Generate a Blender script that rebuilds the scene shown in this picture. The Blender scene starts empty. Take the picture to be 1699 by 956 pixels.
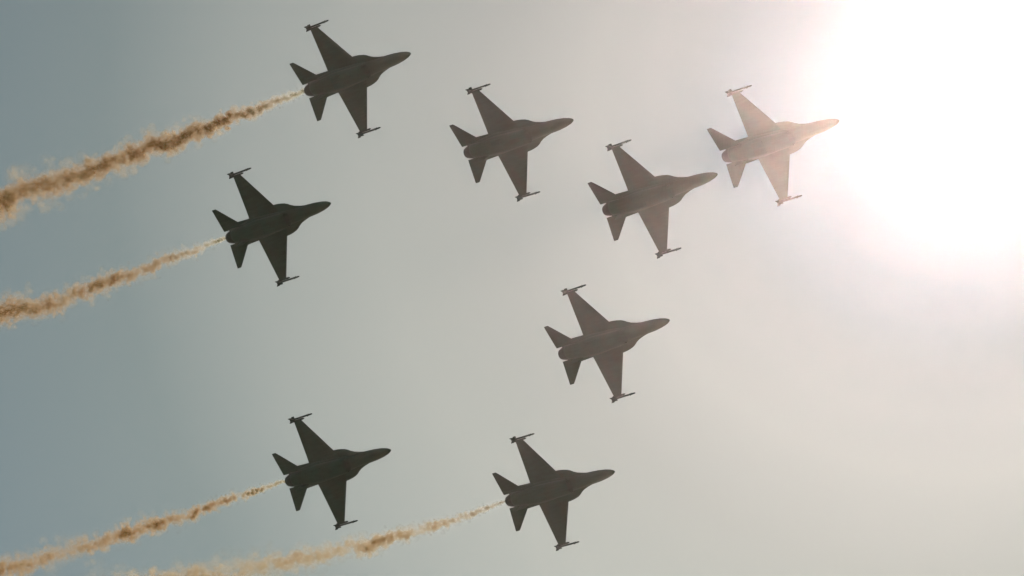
import bpy, bmesh, math, random
import numpy as np
from mathutils import Vector, Matrix

R = math.radians
scene = bpy.context.scene
col = scene.collection

# ------------------------------------------------------------------ camera
ELEV = 38.0            # the photographer looks up at this angle
FOV = 12.0             # long lens
cam_d = bpy.data.cameras.new('camera')
cam = bpy.data.objects.new('camera', cam_d)
col.objects.link(cam)
cam.location = (0, 0, 1.7)
cam.rotation_euler = (R(90 + ELEV), 0, 0)
cam_d.sensor_width = 36
cam_d.angle = R(FOV)
cam_d.clip_start = 0.1
cam_d.clip_end = 20000
scene.camera = cam
CAM = Matrix.Translation(cam.location) @ cam.rotation_euler.to_matrix().to_4x4()
FPX = 849.5 / math.tan(R(FOV / 2))


def at(px, py, depth):
    """world point seen in direction (px, py) of the 1699x956 photograph, depth metres in front of the lens"""
    return CAM @ Vector(((px - 849.5) / FPX * depth, (478 - py) / FPX * depth, -depth))


# ------------------------------------------------------------------ sun and sky
SUN_DIR = (at(1590, 165, 1.0) - cam.location).normalized()      # towards the sun, inside the frame
sun_el = math.asin(SUN_DIR.z)
sun_az = math.atan2(SUN_DIR.x, SUN_DIR.y)

world = bpy.data.worlds.new('World')
scene.world = world
world.use_nodes = True
nt = world.node_tree
nt.nodes.clear()
W_out = nt.nodes.new('ShaderNodeOutputWorld')
sky = nt.nodes.new('ShaderNodeTexSky')
sky.sky_type = 'NISHITA'
sky.sun_disc = False
sky.sun_elevation = sun_el
sky.sun_rotation = sun_az
sky.altitude = 50
sky.air_density = 1.0
sky.dust_density = 0.05
sky.ozone_density = 1.0
bg_sky = nt.nodes.new('ShaderNodeBackground')
bg_sky.inputs['Strength'].default_value = 0.05
tint = nt.nodes.new('ShaderNodeVectorMath'); tint.operation = 'MULTIPLY'      # dusty, slightly green air
nt.links.new(sky.outputs[0], tint.inputs[0])
tint.inputs[1].default_value = (.93, 1.06, .85)
nt.links.new(tint.outputs[0], bg_sky.inputs['Color'])
# milky air between the sky and the sun: brightness by the angle from the sun
tc = nt.nodes.new('ShaderNodeTexCoord')
nrm = nt.nodes.new('ShaderNodeVectorMath'); nrm.operation = 'NORMALIZE'
nt.links.new(tc.outputs['Generated'], nrm.inputs[0])
dt = nt.nodes.new('ShaderNodeVectorMath'); dt.operation = 'DOT_PRODUCT'
nt.links.new(nrm.outputs[0], dt.inputs[0])
dt.inputs[1].default_value = (at(1590, 180, 1.0) - cam.location).normalized()   # the glow leans to the thicker air nearer the horizon
ac = nt.nodes.new('ShaderNodeMath'); ac.operation = 'ARCCOSINE'
nt.links.new(dt.outputs['Value'], ac.inputs[0])
dg = nt.nodes.new('ShaderNodeMath'); dg.operation = 'DIVIDE'
nt.links.new(ac.outputs[0], dg.inputs[0]); dg.inputs[1].default_value = R(12.5)
ramp = nt.nodes.new('ShaderNodeValToRGB')
nt.links.new(dg.outputs[0], ramp.inputs[0])
AUREOLE = [  # angle in degrees, colour the milky air adds to the clear sky
    (0.0, (.0, .0, .05)), (1.6, (.0, .06, .12)), (2.1, (.06, .14, .165)), (2.6, (.19, .235, .225)), (3.1, (.335, .33, .28)),
    (3.6, (.445, .41, .335)), (4.3, (.515, .462, .362)), (5.5, (.462, .408, .305)), (7.0, (.445, .400, .296)),
    (8.5, (.350, .323, .233)), (10.0, (.202, .198, .134)), (12.5, (.142, .145, .112)),
]
cr = ramp.color_ramp
while len(cr.elements) < len(AUREOLE):
    cr.elements.new(0.5)
for e, (d, c) in zip(cr.elements, AUREOLE):
    e.position = d / 12.5
    e.color = (*c, 1)
bg_aur = nt.nodes.new('ShaderNodeBackground')
nt.links.new(ramp.outputs[0], bg_aur.inputs['Color'])
bg_aur.inputs['Strength'].default_value = 1.0
sz = nt.nodes.new('ShaderNodeSeparateXYZ')          # the milkiness thins out towards the zenith
nt.links.new(nrm.outputs[0], sz.inputs[0])
zf = nt.nodes.new('ShaderNodeMapRange')
zf.inputs['From Min'].default_value = .568; zf.inputs['From Max'].default_value = .661
zf.inputs['To Min'].default_value = 1.09; zf.inputs['To Max'].default_value = .81
nt.links.new(sz.outputs['Z'], zf.inputs['Value'])
nt.links.new(zf.outputs[0], bg_aur.inputs['Strength'])
addw = nt.nodes.new('ShaderNodeAddShader')
nt.links.new(bg_sky.outputs[0], addw.inputs[0])
nt.links.new(bg_aur.outputs[0], addw.inputs[1])
nt.links.new(addw.outputs[0], W_out.inputs['Surface'])

sun_d = bpy.data.lights.new('sun', 'SUN')
sun_d.energy = 5.0
sun_d.angle = R(0.53)
sun_d.color = (1.0, 0.93, 0.86)
sun = bpy.data.objects.new('sun', sun_d)
col.objects.link(sun)
sun.rotation_euler = SUN_DIR.to_track_quat('Z', 'Y').to_euler()
sun.location = (0, 0, 900)

vs = scene.view_settings
vs.view_transform = 'Standard'
vs.look = 'None'
vs.exposure = -0.35
vs.gamma = 1.0
vs.use_curve_mapping = False
scene.cycles.transparent_max_bounces = 96
scene.cycles.max_bounces = 8
scene.cycles.volume_bounces = 0


# ------------------------------------------------------------------ helpers
def tag(o, label=None, cat=None, group=None, kind=None):
    if label: o['label'] = label
    if cat: o['category'] = cat
    if group: o['group'] = group
    if kind: o['kind'] = kind
    return o


def obj(name, bm, m, parent=None, smooth=False, loc=None):
    bmesh.ops.recalc_face_normals(bm, faces=bm.faces)
    me = bpy.data.meshes.new(name)
    bm.to_mesh(me)
    bm.free()
    me.materials.append(m)
    if smooth:
        for p in me.polygons: p.use_smooth = True
    o = bpy.data.objects.new(name, me)
    col.objects.link(o)
    if parent: o.parent = parent
    if loc: o.location = loc
    return o


def sharp(o, deg=35):
    me = o.data
    bm = bmesh.new(); bm.from_mesh(me)
    for e in bm.edges:
        if len(e.link_faces) == 2 and e.calc_face_angle(0) > R(deg): e.smooth = False
    bm.to_mesh(me); bm.free()


def loft(bm, rings, close_ends=True):
    vs_ = [[bm.verts.new(p) for p in r] for r in rings]
    n = len(rings[0])
    for a, b in zip(vs_, vs_[1:]):
        for i in range(n):
            bm.faces.new((a[i], a[(i + 1) % n], b[(i + 1) % n], b[i]))
    if close_ends:
        bm.faces.new(vs_[0]); bm.faces.new(vs_[-1])
    return vs_


def oval(x, w, zt, zb, n=32, k=2.0):
    """super-ellipse section across the aircraft at x"""
    out = []
    zc, h = (zt + zb) / 2, (zt - zb) / 2
    for i in range(n):
        a = 2 * math.pi * i / n
        c, s = math.cos(a), math.sin(a)
        out.append((x, w * math.copysign(abs(c) ** (2 / k), c), zc + h * math.copysign(abs(s) ** (2 / k), s)))
    return out


PROF = [(0, .02), (.03, .42), (.12, .78), (.3, 1.0), (.5, .93), (.75, .55), (1.0, .03)]


def panel(bm, stations, side=1, axis='y'):
    """thin lifting surface: stations (span, x leading, x trailing, height, thickness)"""
    rings = []
    for s, xl, xt, z, t in stations:
        up_ = [(xl + (xt - xl) * f, t / 2 * h) for f, h in PROF]
        dn_ = [(x, -h) for x, h in reversed(up_)]
        ring = []
        for x, h in up_ + dn_:
            ring.append((x, s * side, z + h) if axis == 'y' else (x, z + h, s))
        rings.append(ring)
    loft(bm, rings)


# ------------------------------------------------------------------ materials
def principled(name):
    m = bpy.data.materials.new(name)
    m.use_nodes = True
    return m, m.node_tree, m.node_tree.nodes['Principled BSDF']


def paint(name, base, second, rough=.7, scale=.55):
    m, t, b = principled(name)
    co = t.nodes.new('ShaderNodeTexCoord')
    info = t.nodes.new('ShaderNodeObjectInfo')
    off = t.nodes.new('ShaderNodeVectorMath'); off.operation = 'MULTIPLY_ADD'
    t.links.new(info.outputs['Location'], off.inputs[0])
    off.inputs[1].default_value = (.573, .431, .211)
    t.links.new(co.outputs['Object'], off.inputs[2])
    n1 = t.nodes.new('ShaderNodeTexNoise')
    n1.inputs['Scale'].default_value = scale
    n1.inputs['Detail'].default_value = 5
    n1.inputs['Roughness'].default_value = .55
    t.links.new(off.outputs[0], n1.inputs['Vector'])
    r1 = t.nodes.new('ShaderNodeValToRGB')
    r1.color_ramp.elements[0].position = .44; r1.color_ramp.elements[0].color = (*base, 1)
    r1.color_ramp.elements[1].position = .58; r1.color_ramp.elements[1].color = (*second, 1)
    t.links.new(n1.outputs['Fac'], r1.inputs[0])
    n2 = t.nodes.new('ShaderNodeTexNoise')          # oil and grime streaks along the airflow
    mp = t.nodes.new('ShaderNodeMapping'); mp.inputs['Scale'].default_value = (.5, 5, 5)
    t.links.new(off.outputs[0], mp.inputs['Vector'])
    t.links.new(mp.outputs[0], n2.inputs['Vector'])
    n2.inputs['Scale'].default_value = 1.2; n2.inputs['Detail'].default_value = 6
    mr = t.nodes.new('ShaderNodeMapRange')
    mr.inputs['From Min'].default_value = .3; mr.inputs['From Max'].default_value = .7
    mr.inputs['To Min'].default_value = .82; mr.inputs['To Max'].default_value = 1.15
    t.links.new(n2.outputs['Fac'], mr.inputs['Value'])
    mul = t.nodes.new('ShaderNodeVectorMath'); mul.operation = 'SCALE'
    t.links.new(r1.outputs[0], mul.inputs[0]); t.links.new(mr.outputs[0], mul.inputs['Scale'])
    t.links.new(mul.outputs[0], b.inputs['Base Color'])
    b.inputs['Roughness'].default_value = rough
    b.inputs['Specular IOR Level'].default_value = .12
    return m


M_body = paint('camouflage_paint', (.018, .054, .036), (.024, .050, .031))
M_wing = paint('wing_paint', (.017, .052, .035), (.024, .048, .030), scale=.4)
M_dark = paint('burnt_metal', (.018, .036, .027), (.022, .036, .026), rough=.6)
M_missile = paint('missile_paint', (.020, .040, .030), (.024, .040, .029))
M_hole, _t, _b = principled('duct_interior')
_b.inputs['Base Color'].default_value = (.012, .012, .012, 1); _b.inputs['Roughness'].default_value = .8
M_glass, _t, _b = principled('canopy_glass')
_b.inputs['Base Color'].default_value = (.03, .03, .025, 1); _b.inputs['Roughness'].default_value = .06
_b.inputs['Metallic'].default_value = .3

# ------------------------------------------------------------------ ground
m_ground, t, b = principled('dry_airfield_ground')
co = t.nodes.new('ShaderNodeTexCoord')
n1 = t.nodes.new('ShaderNodeTexNoise'); n1.inputs['Scale'].default_value = .02; n1.inputs['Detail'].default_value = 8
t.links.new(co.outputs['Object'], n1.inputs['Vector'])
rp = t.nodes.new('ShaderNodeValToRGB')
rp.color_ramp.elements[0].position = .35; rp.color_ramp.elements[0].color = (.06, .10, .035, 1)
rp.color_ramp.elements[1].position = .65; rp.color_ramp.elements[1].color = (.11, .13, .06, 1)
t.links.new(n1.outputs['Fac'], rp.inputs[0]); t.links.new(rp.outputs[0], b.inputs['Base Color'])
b.inputs['Roughness'].default_value = .95
bm = bmesh.new()
bmesh.ops.create_circle(bm, cap_ends=True, segments=64, radius=3000)
tag(obj('ground', bm, m_ground), kind='structure')

# ------------------------------------------------------------------ hazy air round camera, jets and ground
HAZE_D = 1.13e-5
m_haze = bpy.data.materials.new('hazy_air')
m_haze.use_nodes = True
t = m_haze.node_tree; t.nodes.clear()
o_ = t.nodes.new('ShaderNodeOutputMaterial'); pv = t.nodes.new('ShaderNodeVolumePrincipled')
pv.inputs['Color'].default_value = (1.0, .81, .75, 1)
pv.inputs['Density'].default_value = HAZE_D
pv.inputs['Anisotropy'].default_value = .963
t.links.new(pv.outputs[0], o_.inputs['Volume'])
bm = bmesh.new()
bmesh.ops.create_cube(bm, size=1)
for v in bm.verts:
    v.co = Vector((v.co.x * 6200, v.co.y * 6200, -1 if v.co.z < 0 else 290))
tag(obj('haze', bm, m_haze), kind='stuff')


# ------------------------------------------------------------------ the fighter jet (x forward from the nose tip, y left wing, z up)
def make_jet():
    root = bpy.data.objects.new('fighter_jet', None)
    root.empty_display_size = 2
    col.objects.link(root)

    # fuselage: radome, cockpit section, blended centre, tapering tail
    F = [(0.0, .015, .015, -.015, 2), (-.06, .075, .07, -.075, 2), (-.2, .15, .14, -.15, 2), (-.5, .255, .24, -.26, 2),
         (-1.14, .375, .36, -.37, 2), (-2.0, .465, .47, -.47, 2), (-2.84, .505, .56, -.53, 2), (-3.6, .53, .62, -.55, 2.1),
         (-4.6, .56, .66, -.55, 2.3), (-5.6, .62, .66, -.55, 2.4), (-6.6, .72, .64, -.56, 2.5), (-8.0, .84, .62, -.62, 2.6),
         (-9.4, .90, .60, -.66, 2.5), (-10.8, .86, .58, -.66, 2.4), (-12.0, .72, .56, -.60, 2.2), (-12.9, .60, .55, -.55, 2),
         (-13.2, .57, .53, -.53, 2)]
    bm = bmesh.new()
    loft(bm, [oval(x, w, a, c, 36, k) for x, w, a, c, k in F])
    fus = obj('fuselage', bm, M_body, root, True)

    # strakes sweeping from beside the cockpit to the wing roots
    for s in (1, -1):
        bm = bmesh.new()
        panel(bm, [(.40, -2.6, -9.0, 0, .34), (.53, -3.25, -9.0, 0, .26), (.62, -3.8, -9.0, 0, .20), (.76, -4.42, -8.8, 0, .14),
                   (.92, -4.82, -8.6, 0, .11), (1.08, -5.12, -8.4, 0, .09), (1.20, -5.45, -8.3, 0, .08), (1.30, -5.95, -8.2, 0, .07),
                   (1.355, -6.4, -8.1, 0, .06), (1.39, -6.95, -8.0, 0, .05)], s)
        sharp(obj('strake', bm, M_body, root, True))

    # wings, each with its tip launcher rail and missile
    for s in (1, -1):
        bm = bmesh.new()
        panel(bm, [(.80, -6.42, -10.53, 0, .36), (1.39, -6.88, -10.46, 0, .30), (3.0, -8.05, -10.33, 0, .17), (4.60, -9.22, -10.20, 0, .08)], s)
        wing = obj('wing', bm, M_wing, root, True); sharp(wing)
        bm = bmesh.new()
        rail = [(-8.75, .02), (-8.95, .07), (-10.35, .07), (-10.45, .03)]
        loft(bm, [[(x, s * 4.66 + h * cy, h * cz) for cy, cz in ((1, .6), (-1, .6), (-1, -.6), (1, -.6))] for x, h in rail])
        obj('launcher_rail', bm, M_missile, wing)
        bm = bmesh.new()
        ym = s * 4.82
        loft(bm, [[(x, ym + r * math.cos(a * math.pi / 6), r * math.sin(a * math.pi / 6)) for a in range(12)]
                  for x, r in ((-7.55, .015), (-7.62, .05), (-7.75, .068), (-8.2, .075), (-10.58, .075), (-10.62, .05))])
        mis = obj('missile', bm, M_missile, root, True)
        for q in range(4):
            an = math.pi / 4 + q * math.pi / 2
            cy, cz = math.cos(an), math.sin(an)
            for nm, (x0, x1, x2, x3, h) in (('tail_fin', (-10.02, -10.22, -10.56, -10.56, .31)), ('canard', (-7.98, -8.16, -8.2, -8.14, .13))):
                bm = bmesh.new()
                th = .012
                pts = [(x0, .05), (x1, h), (x2, h), (x3, .05)]
                rr = [[(x, ym + r * cy - sg * th * cz, r * cz + sg * th * cy) for x, r in pts] for sg in (1, -1)]
                loft(bm, rr)
                obj(nm, bm, M_missile, mis)

    # shelves beside the engine and horizontal tails
    for s in (1, -1):
        bm = bmesh.new()
        loft(bm, [[(x, s * y0, h), (x, s * y1, h * .4), (x, s * y1, -h * .4), (x, s * y0, -h)]
                  for x, y0, y1, h in ((-9.6, .5, .90, .24), (-10.4, .5, .97, .20), (-12.0, .45, 1.02, .15), (-13.2, .42, .98, .11), (-13.56, .44, .84, .05))])
        obj('tail_shelf', bm, M_body, root)
        bm = bmesh.new()
        panel(bm, [(.60, -11.62, -14.28, -.01, .13), (1.0, -12.05, -14.36, -.01, .11), (2.48, -13.94, -14.62, -.01, .05), (2.62, -14.14, -14.64, -.01, .03)], s)
        st = obj('horizontal_tail', bm, M_wing, root, True); sharp(st)

    # upright fin with its rudder and parachute housing
    bm = bmesh.new()
    panel(bm, [(.45, -9.9, -13.6, 0, .26), (.85, -10.7, -13.65, 0, .20), (3.1, -13.0, -14.35, 0, .07)], axis='z')
    fin = obj('tail_fin', bm, M_wing, root, True); sharp(fin)
    bm = bmesh.new()
    panel(bm, [(.9, -13.0, -13.9, 0, .10), (2.7, -13.7, -14.45, 0, .06)], axis='z')
    obj('rudder', bm, M_wing, fin, True)

    # two small fins canted under the tail
    for s in (1, -1):
        bm = bmesh.new()
        rr = []
        for sg in (.02, -.02):
            rr.append([(-10.9, s * (.62 + sg), -.40), (-11.35, s * (.80 + sg), -1.02), (-12.35, s * (.80 + sg), -1.02), (-12.5, s * (.62 + sg), -.38)])
        loft(bm, rr)
        obj('ventral_fin', bm, M_body, root)

    # chin air intake: hollow lip, dark duct inside
    bm = bmesh.new()
    secs = [(-6.5, .46, -.60, -1.10), (-4.98, .52, -.60, -1.15), (-4.92, .56, -.57, -1.19), (-4.98, .60, -.54, -1.23), (-5.5, .64, -.45, -1.25),
            (-6.5, .68, -.35, -1.24), (-8.0, .72, -.25, -1.14), (-9.4, .74, -.2, -.98), (-10.8, .66, -.2, -.80), (-12.2, .5, -.2, -.62)]
    loft(bm, [oval(x, w, a, c, 32, 2.6) for x, w, a, c in secs], False)
    intake = obj('air_intake', bm, M_body, root, True); sharp(intake, 50)
    bm = bmesh.new()
    loft(bm, [oval(-6.45, .45, -.61, -1.09, 24, 2.6), oval(-6.50, .45, -.61, -1.09, 24, 2.6)])
    obj('duct', bm, M_hole, intake)
    bm = bmesh.new()
    loft(bm, [[(x, y, z) for y, z in ((-.3, -.50), (.3, -.50), (.22, -.64), (-.22, -.64))] for x in (-5.1, -7.2)])
    obj('splitter', bm, M_body, intake)

    # undercarriage doors, a few millimetres proud of the belly
    for y0, y1, x0, x1, z in ((.05, .52, -8.0, -9.5, (-1.15, -.98)), (-.52, -.05, -8.0, -9.5, (-1.15, -.98)), (-.17, .17, -5.7, -6.9, (-1.26, -1.245))):
        bm = bmesh.new()
        loft(bm, [[(x, y0, zz + .05), (x, y1, zz + .05), (x, y1, zz - .012), (x, y0, zz - .012)] for x, zz in ((x0, z[0]), (x1, z[1]))])
        obj('wheel_door', bm, M_wing, root)

    # engine nozzle with petals, hollow
    bm = bmesh.new()
    rings = []
    for x, r in ((-13.05, .56), (-13.25, .585), (-13.5, .56), (-13.93, .455), (-13.93, .42), (-13.4, .40)):
        rings.append([(x, (r * (1 - .02 * (i % 2))) * math.cos(2 * math.pi * i / 36), (r * (1 - .02 * (i % 2))) * math.sin(2 * math.pi * i / 36)) for i in range(36)])
    loft(bm, rings)
    noz = obj('exhaust_nozzle', bm, M_dark, root)
    bm = bmesh.new()
    loft(bm, [[(x, .38 * math.cos(2 * math.pi * i / 24), .38 * math.sin(2 * math.pi * i / 24)) for i in range(24)] for x in (-13.42, -13.44)])
    obj('turbine_face', bm, M_hole, noz)

    # bubble canopy and the spine behind it
    bm = bmesh.new()
    C = [(-2.75, .05, .60, .40), (-3.0, .20, .74, .40), (-3.5, .33, .98, .40), (-4.1, .40, 1.16, .40), (-4.7, .41, 1.20, .40), (-5.3, .37, 1.12, .40), (-6.0, .28, .92, .40)]
    loft(bm, [oval(x, w, a, c, 20, 2) for x, w, a, c in C])
    obj('canopy', bm, M_glass, root, True)
    bm = bmesh.new()
    loft(bm, [oval(x, w, a, .2, 20, 2) for x, w, a in ((-5.7, .26, .96), (-6.5, .33, .92), (-8.0, .34, .86), (-10.0, .28, .80), (-12.5, .18, .66))])
    obj('spine', bm, M_body, root, True)
    return root


def copy_tree(o, parent=None):
    c = o.copy()
    col.objects.link(c)
    if parent: c.parent = parent
    for ch in list(o.children): copy_tree(ch, c)
    return c


# nose position, forward and left directions of each jet, in the photographer's frame (right, up, back)
POSES = {
    1: ((-8.07, 18.70, -388.05), (0.6165, 0.1833, 0.7657), (0.4318, -0.8919, -0.1341)),
    2: ((4.89, 13.39, -387.71), (0.6103, 0.1671, 0.7744), (0.4165, -0.8991, -0.1343)),
    3: ((16.31, 9.05, -386.59), (0.6183, 0.1947, 0.7614), (0.4193, -0.9012, -0.1100)),
    4: ((25.52, 13.05, -379.81), (0.6001, 0.1814, 0.7791), (0.4198, -0.9004, -0.1138)),
    5: ((-14.51, 6.80, -389.98), (0.6236, 0.1921, 0.7577), (0.4009, -0.9107, -0.0991)),
    6: ((12.56, -2.55, -388.00), (0.6053, 0.2063, 0.7688), (0.4138, -0.9066, -0.0825)),
    7: ((-9.88, -13.21, -397.28), (0.6297, 0.2120, 0.7474), (0.3889, -0.9188, -0.0671)),
    8: ((8.31, -14.83, -393.85), (0.6124, 0.2051, 0.7635), (0.3827, -0.9220, -0.0593)),
}
LABELS = {
    1: 'dark green fighter jet at the head of the thickest brown smoke trail, highest of all',
    2: 'dark grey green fighter jet without smoke, flying beside the highest jet that pulls thick smoke',
    3: 'brownish grey fighter jet without smoke, directly behind the pale jet that is nearest the sun',
    4: 'pale reddish fighter jet nearest the sun, washed out by the glare',
    5: 'very dark fighter jet pulling the second highest of the brown smoke trails',
    6: 'brown grey fighter jet without smoke, lowest of the four jets that pull no smoke',
    7: 'dark olive fighter jet pulling the thin third smoke trail, below the second smoking jet',
    8: 'dark green fighter jet pulling the palest and most broken smoke trail, lowest of all',
}
jet0 = make_jet()
CR = cam.rotation_euler.to_matrix()
NOZ = {}
for n, (T, f, l) in POSES.items():
    o = jet0 if n == 1 else copy_tree(jet0)
    f, l = Vector(f), Vector(l)
    m3 = CR @ Matrix((f, l, f.cross(l))).transposed()
    o.matrix_world = Matrix.Translation(CAM @ Vector(T)) @ m3.to_4x4()
    tag(o, LABELS[n], 'fighter jet', 'fighter jets flying in formation')
    NOZ[n] = (CAM.inverted() @ (o.matrix_world @ Vector((-13.9, 0, 0))))


# ------------------------------------------------------------------ smoke trails
def smoke_material():
    m = bpy.data.materials.new('brown_smoke')
    m.use_nodes = True
    t = m.node_tree; t.nodes.clear()
    out = t.nodes.new('ShaderNodeOutputMaterial')
    colr = t.nodes.new('ShaderNodeAttribute'); colr.attribute_name = 'smoke_colour'
    dens = t.nodes.new('ShaderNodeAttribute'); dens.attribute_name = 'thickness'
    dif = t.nodes.new('ShaderNodeBsdfDiffuse'); trl = t.nodes.new('ShaderNodeBsdfTranslucent')
    t.links.new(colr.outputs['Color'], dif.inputs['Color']); t.links.new(colr.outputs['Color'], trl.inputs['Color'])
    mx = t.nodes.new('ShaderNodeMixShader'); mx.inputs[0].default_value = .5
    t.links.new(dif.outputs[0], mx.inputs[1]); t.links.new(trl.outputs[0], mx.inputs[2])
    tr = t.nodes.new('ShaderNodeBsdfTransparent')
    lw = t.nodes.new('ShaderNodeLayerWeight'); lw.inputs['Blend'].default_value = .5
    inv = t.nodes.new('ShaderNodeMath'); inv.operation = 'SUBTRACT'; inv.inputs[0].default_value = 1; inv.use_clamp = True
    t.links.new(lw.outputs['Facing'], inv.inputs[1])
    pw = t.nodes.new('ShaderNodeMath'); pw.operation = 'POWER'; pw.inputs[1].default_value = 1.5
    t.links.new(inv.outputs[0], pw.inputs[0])
    co = t.nodes.new('ShaderNodeTexCoord')
    nz = t.nodes.new('ShaderNodeTexNoise'); nz.inputs['Scale'].default_value = 2.8; nz.inputs['Detail'].default_value = 2.5
    t.links.new(co.outputs['Object'], nz.inputs['Vector'])
    mr = t.nodes.new('ShaderNodeMapRange')
    mr.inputs['From Min'].default_value = .40; mr.inputs['From Max'].default_value = .62
    mr.inputs['To Min'].default_value = .12; mr.inputs['To Max'].default_value = 1.0
    t.links.new(nz.outputs['Fac'], mr.inputs['Value'])
    a = t.nodes.new('ShaderNodeMath'); a.operation = 'MULTIPLY'
    t.links.new(pw.outputs[0], a.inputs[0]); t.links.new(mr.outputs[0], a.inputs[1])
    a2 = t.nodes.new('ShaderNodeMath'); a2.operation = 'MULTIPLY'; a2.use_clamp = True
    t.links.new(a.outputs[0], a2.inputs[0]); t.links.new(dens.outputs['Fac'], a2.inputs[1])
    fin = t.nodes.new('ShaderNodeMixShader')
    t.links.new(a2.outputs[0], fin.inputs[0]); t.links.new(tr.outputs[0], fin.inputs[1]); t.links.new(mx.outputs[0], fin.inputs[2])
    t.links.new(fin.outputs[0], out.inputs['Surface'])
    return m


M_smoke = smoke_material()
_bm = bmesh.new(); bmesh.ops.create_icosphere(_bm, subdivisions=2, radius=1)
ICO_V = np.array([v.co[:] for v in _bm.verts]); ICO_F = np.array([[v.index for v in f.verts] for f in _bm.faces]); _bm.free()


def wander(rng, n, step, amp):
    """smooth random walk sampled at n stations, one knot every `step` stations"""
    k = int(n / step) + 4
    kn = rng.normal(0, amp, (k, 2))
    x = np.arange(n) / step
    i = x.astype(int); f = x - i; f = f * f * (3 - 2 * f)
    return kn[i] * (1 - f)[:, None] + kn[i + 1] * f[:, None]


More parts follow.
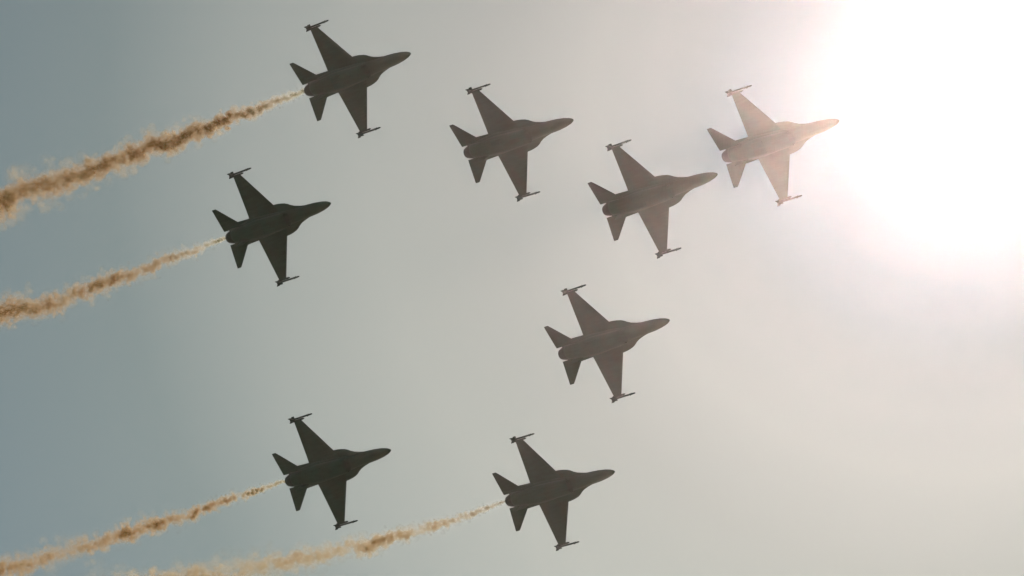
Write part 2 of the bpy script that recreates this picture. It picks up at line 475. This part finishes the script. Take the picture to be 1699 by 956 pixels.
def smoke_trail(n, line, radius, thick, label, seed, young, old, gap):
    """puffs of smoke strung behind the nozzle of jet n; line: (px distance behind, drop) knots of the axis; radius(s) in px"""
    rng = np.random.default_rng(seed)
    N0 = NOZ[n]; D0 = -N0.z
    px0 = 849.5 + N0.x / D0 * FPX; py0 = 478 - N0.y / D0 * FPX
    xs = np.array([p[0] for p in line], float); ys = np.array([p[1] for p in line], float)
    send = px0 + 130
    stations = []
    s = 1.0
    while s < send:
        stations.append(s)
        s += max(radius(s) * .10, .55)
    S = np.array(stations)
    X = px0 - S
    Y = np.interp(X, xs[::-1], ys[::-1])
    Y = Y + (py0 - np.interp(px0, xs[::-1], ys[::-1])) * np.exp(-S / 40)
    big = wander(rng, len(S), 14, .11) + wander(rng, len(S), 6, .15)
    clump = wander(rng, len(S), 6, 1.0)[:, 0] + .6 * wander(rng, len(S), 17, 1.0)[:, 0]
    V = []; COL = []; DEN = []
    fwd_depth = 1.2 / 20.1
    for j, s in enumerate(S):
        D = D0 + fwd_depth * s
        mpp = D / FPX                       # metres per photograph pixel at that distance
        r = radius(s) * mpp
        c = Vector((((X[j]) - 849.5) * mpp, (478 - Y[j]) * mpp, -D))
        age = min(1.0, max(0.0, s - 18) / 110.0)
        dn = math.exp(gap * min(clump[j], 1.4)) if gap else 1.0
        k = 8
        for q in range(k):
            a = rng.uniform(0, 2 * math.pi); rad = abs(rng.normal(0, .50))
            wsp = rad > .75
            if rad > 1.25: rad = 1.25
            off = np.array([rng.normal(0, .25), math.cos(a) * rad + big[j, 0] * min(1, s / 60), math.sin(a) * rad + big[j, 1] * min(1, s / 60)]) * r
            pr = r * rng.uniform(.15, .40) * (1.15 if wsp else 1.0)
            B = rng.normal(size=(3, 3)); Q, _ = np.linalg.qr(B)
            sc = rng.uniform(.7, 1.3, 3)
            v = (ICO_V * sc) @ Q.T
            ph = rng.uniform(0, 6, 3)
            v *= (1 + .16 * np.sin(3.1 * v[:, [0]] + ph[0]) * np.sin(2.7 * v[:, [1]] + ph[1]) + .10 * np.sin(5 * v[:, [2]] + ph[2]))
            V.append(v * pr + np.array(c) + off[[0, 1, 2]])
            mixc = np.array(young) * (1 - age) + np.array(old) * age  # the pale tone near the nozzle also paints in forward-scattered sunlight
            if wsp: mixc = mixc * .6 + np.array((.92, .80, .60)) * .4      # rim puffs painted paler, standing in for backlit thin edges
            COL.append(np.minimum(mixc * rng.uniform(.92, 1.06), .98))
            DEN.append((thick(s) + .20 * math.exp(-s / 25)) * dn * (.45 if wsp else 1.0) * rng.uniform(.6, 1.3))
    V = np.array(V); P, K, _ = V.shape
    Mw = np.array(CAM.to_3x3()); base = CAM @ N0
    verts = V.reshape(-1, 3) @ Mw.T + np.array(CAM.translation) - np.array(base)
    faces = (ICO_F[None] + (np.arange(P) * K)[:, None, None]).reshape(-1, 3)
    me = bpy.data.meshes.new('smoke_trail')
    me.from_pydata(verts.tolist(), [], faces.tolist())
    me.polygons.foreach_set('use_smooth', np.ones(len(faces), bool))
    ca = me.attributes.new('smoke_colour', 'FLOAT_COLOR', 'POINT')
    cc = np.repeat(np.concatenate([np.array(COL), np.ones((P, 1))], 1), K, 0).astype(np.float32)
    ca.data.foreach_set('color', cc.ravel())
    da = me.attributes.new('thickness', 'FLOAT', 'POINT')
    da.data.foreach_set('value', np.repeat(np.array(DEN), K).astype(np.float32))
    me.materials.append(M_smoke)
    o = bpy.data.objects.new('smoke_trail', me)
    o.location = base
    col.objects.link(o)
    tag(o, label, 'smoke trail', 'smoke trails behind the jets')
    return o


YOUNG = (.99, .90, .79)  # pale fresh smoke, with its forward-lit brightness put into the colour
OLD = (.79, .56, .34)
smoke_trail(1, [(501, 157), (280, 234), (0, 338), (-200, 412)], lambda s: 1.08 * (3.4 + .5 * s ** .66),
            lambda s: .24 + .10 * min(1, s / 100), 'thickest and darkest brown smoke trail, ending at the highest jet', 11, YOUNG, OLD, .35)
smoke_trail(5, [(371, 400), (180, 466), (80, 505), (0, 531), (-200, 600)], lambda s: 1.25 * (2.8 + .3 * s ** .72),
            lambda s: .22 + .02 * min(1, s / 100) - .06 * min(1, s / 400), 'brown smoke trail second from the top, fading into broken wisps at its far end', 23, YOUNG, (.80, .57, .35), .38)
smoke_trail(7, [(468, 801), (192, 893), (0, 947), (-200, 1000)], lambda s: 1.18 * (2.0 + .3 * s ** .70),
            lambda s: .24 - .09 * min(1, s / 400), 'narrow orange brown smoke trail third from the top, thinning towards its far end', 37, (.97, .86, .70), (.83, .58, .33), .45)
smoke_trail(8, [(833, 838), (646, 896), (527, 920), (446, 938), (381, 951), (200, 990), (-200, 1070)], lambda s: 1.15 * (1.7 + .28 * s ** .74),
            lambda s: .16 - .05 * min(1, s / 400), 'palest and most broken brown smoke trail, lowest of the four', 41, (.97, .86, .76), (.88, .66, .40), .5)
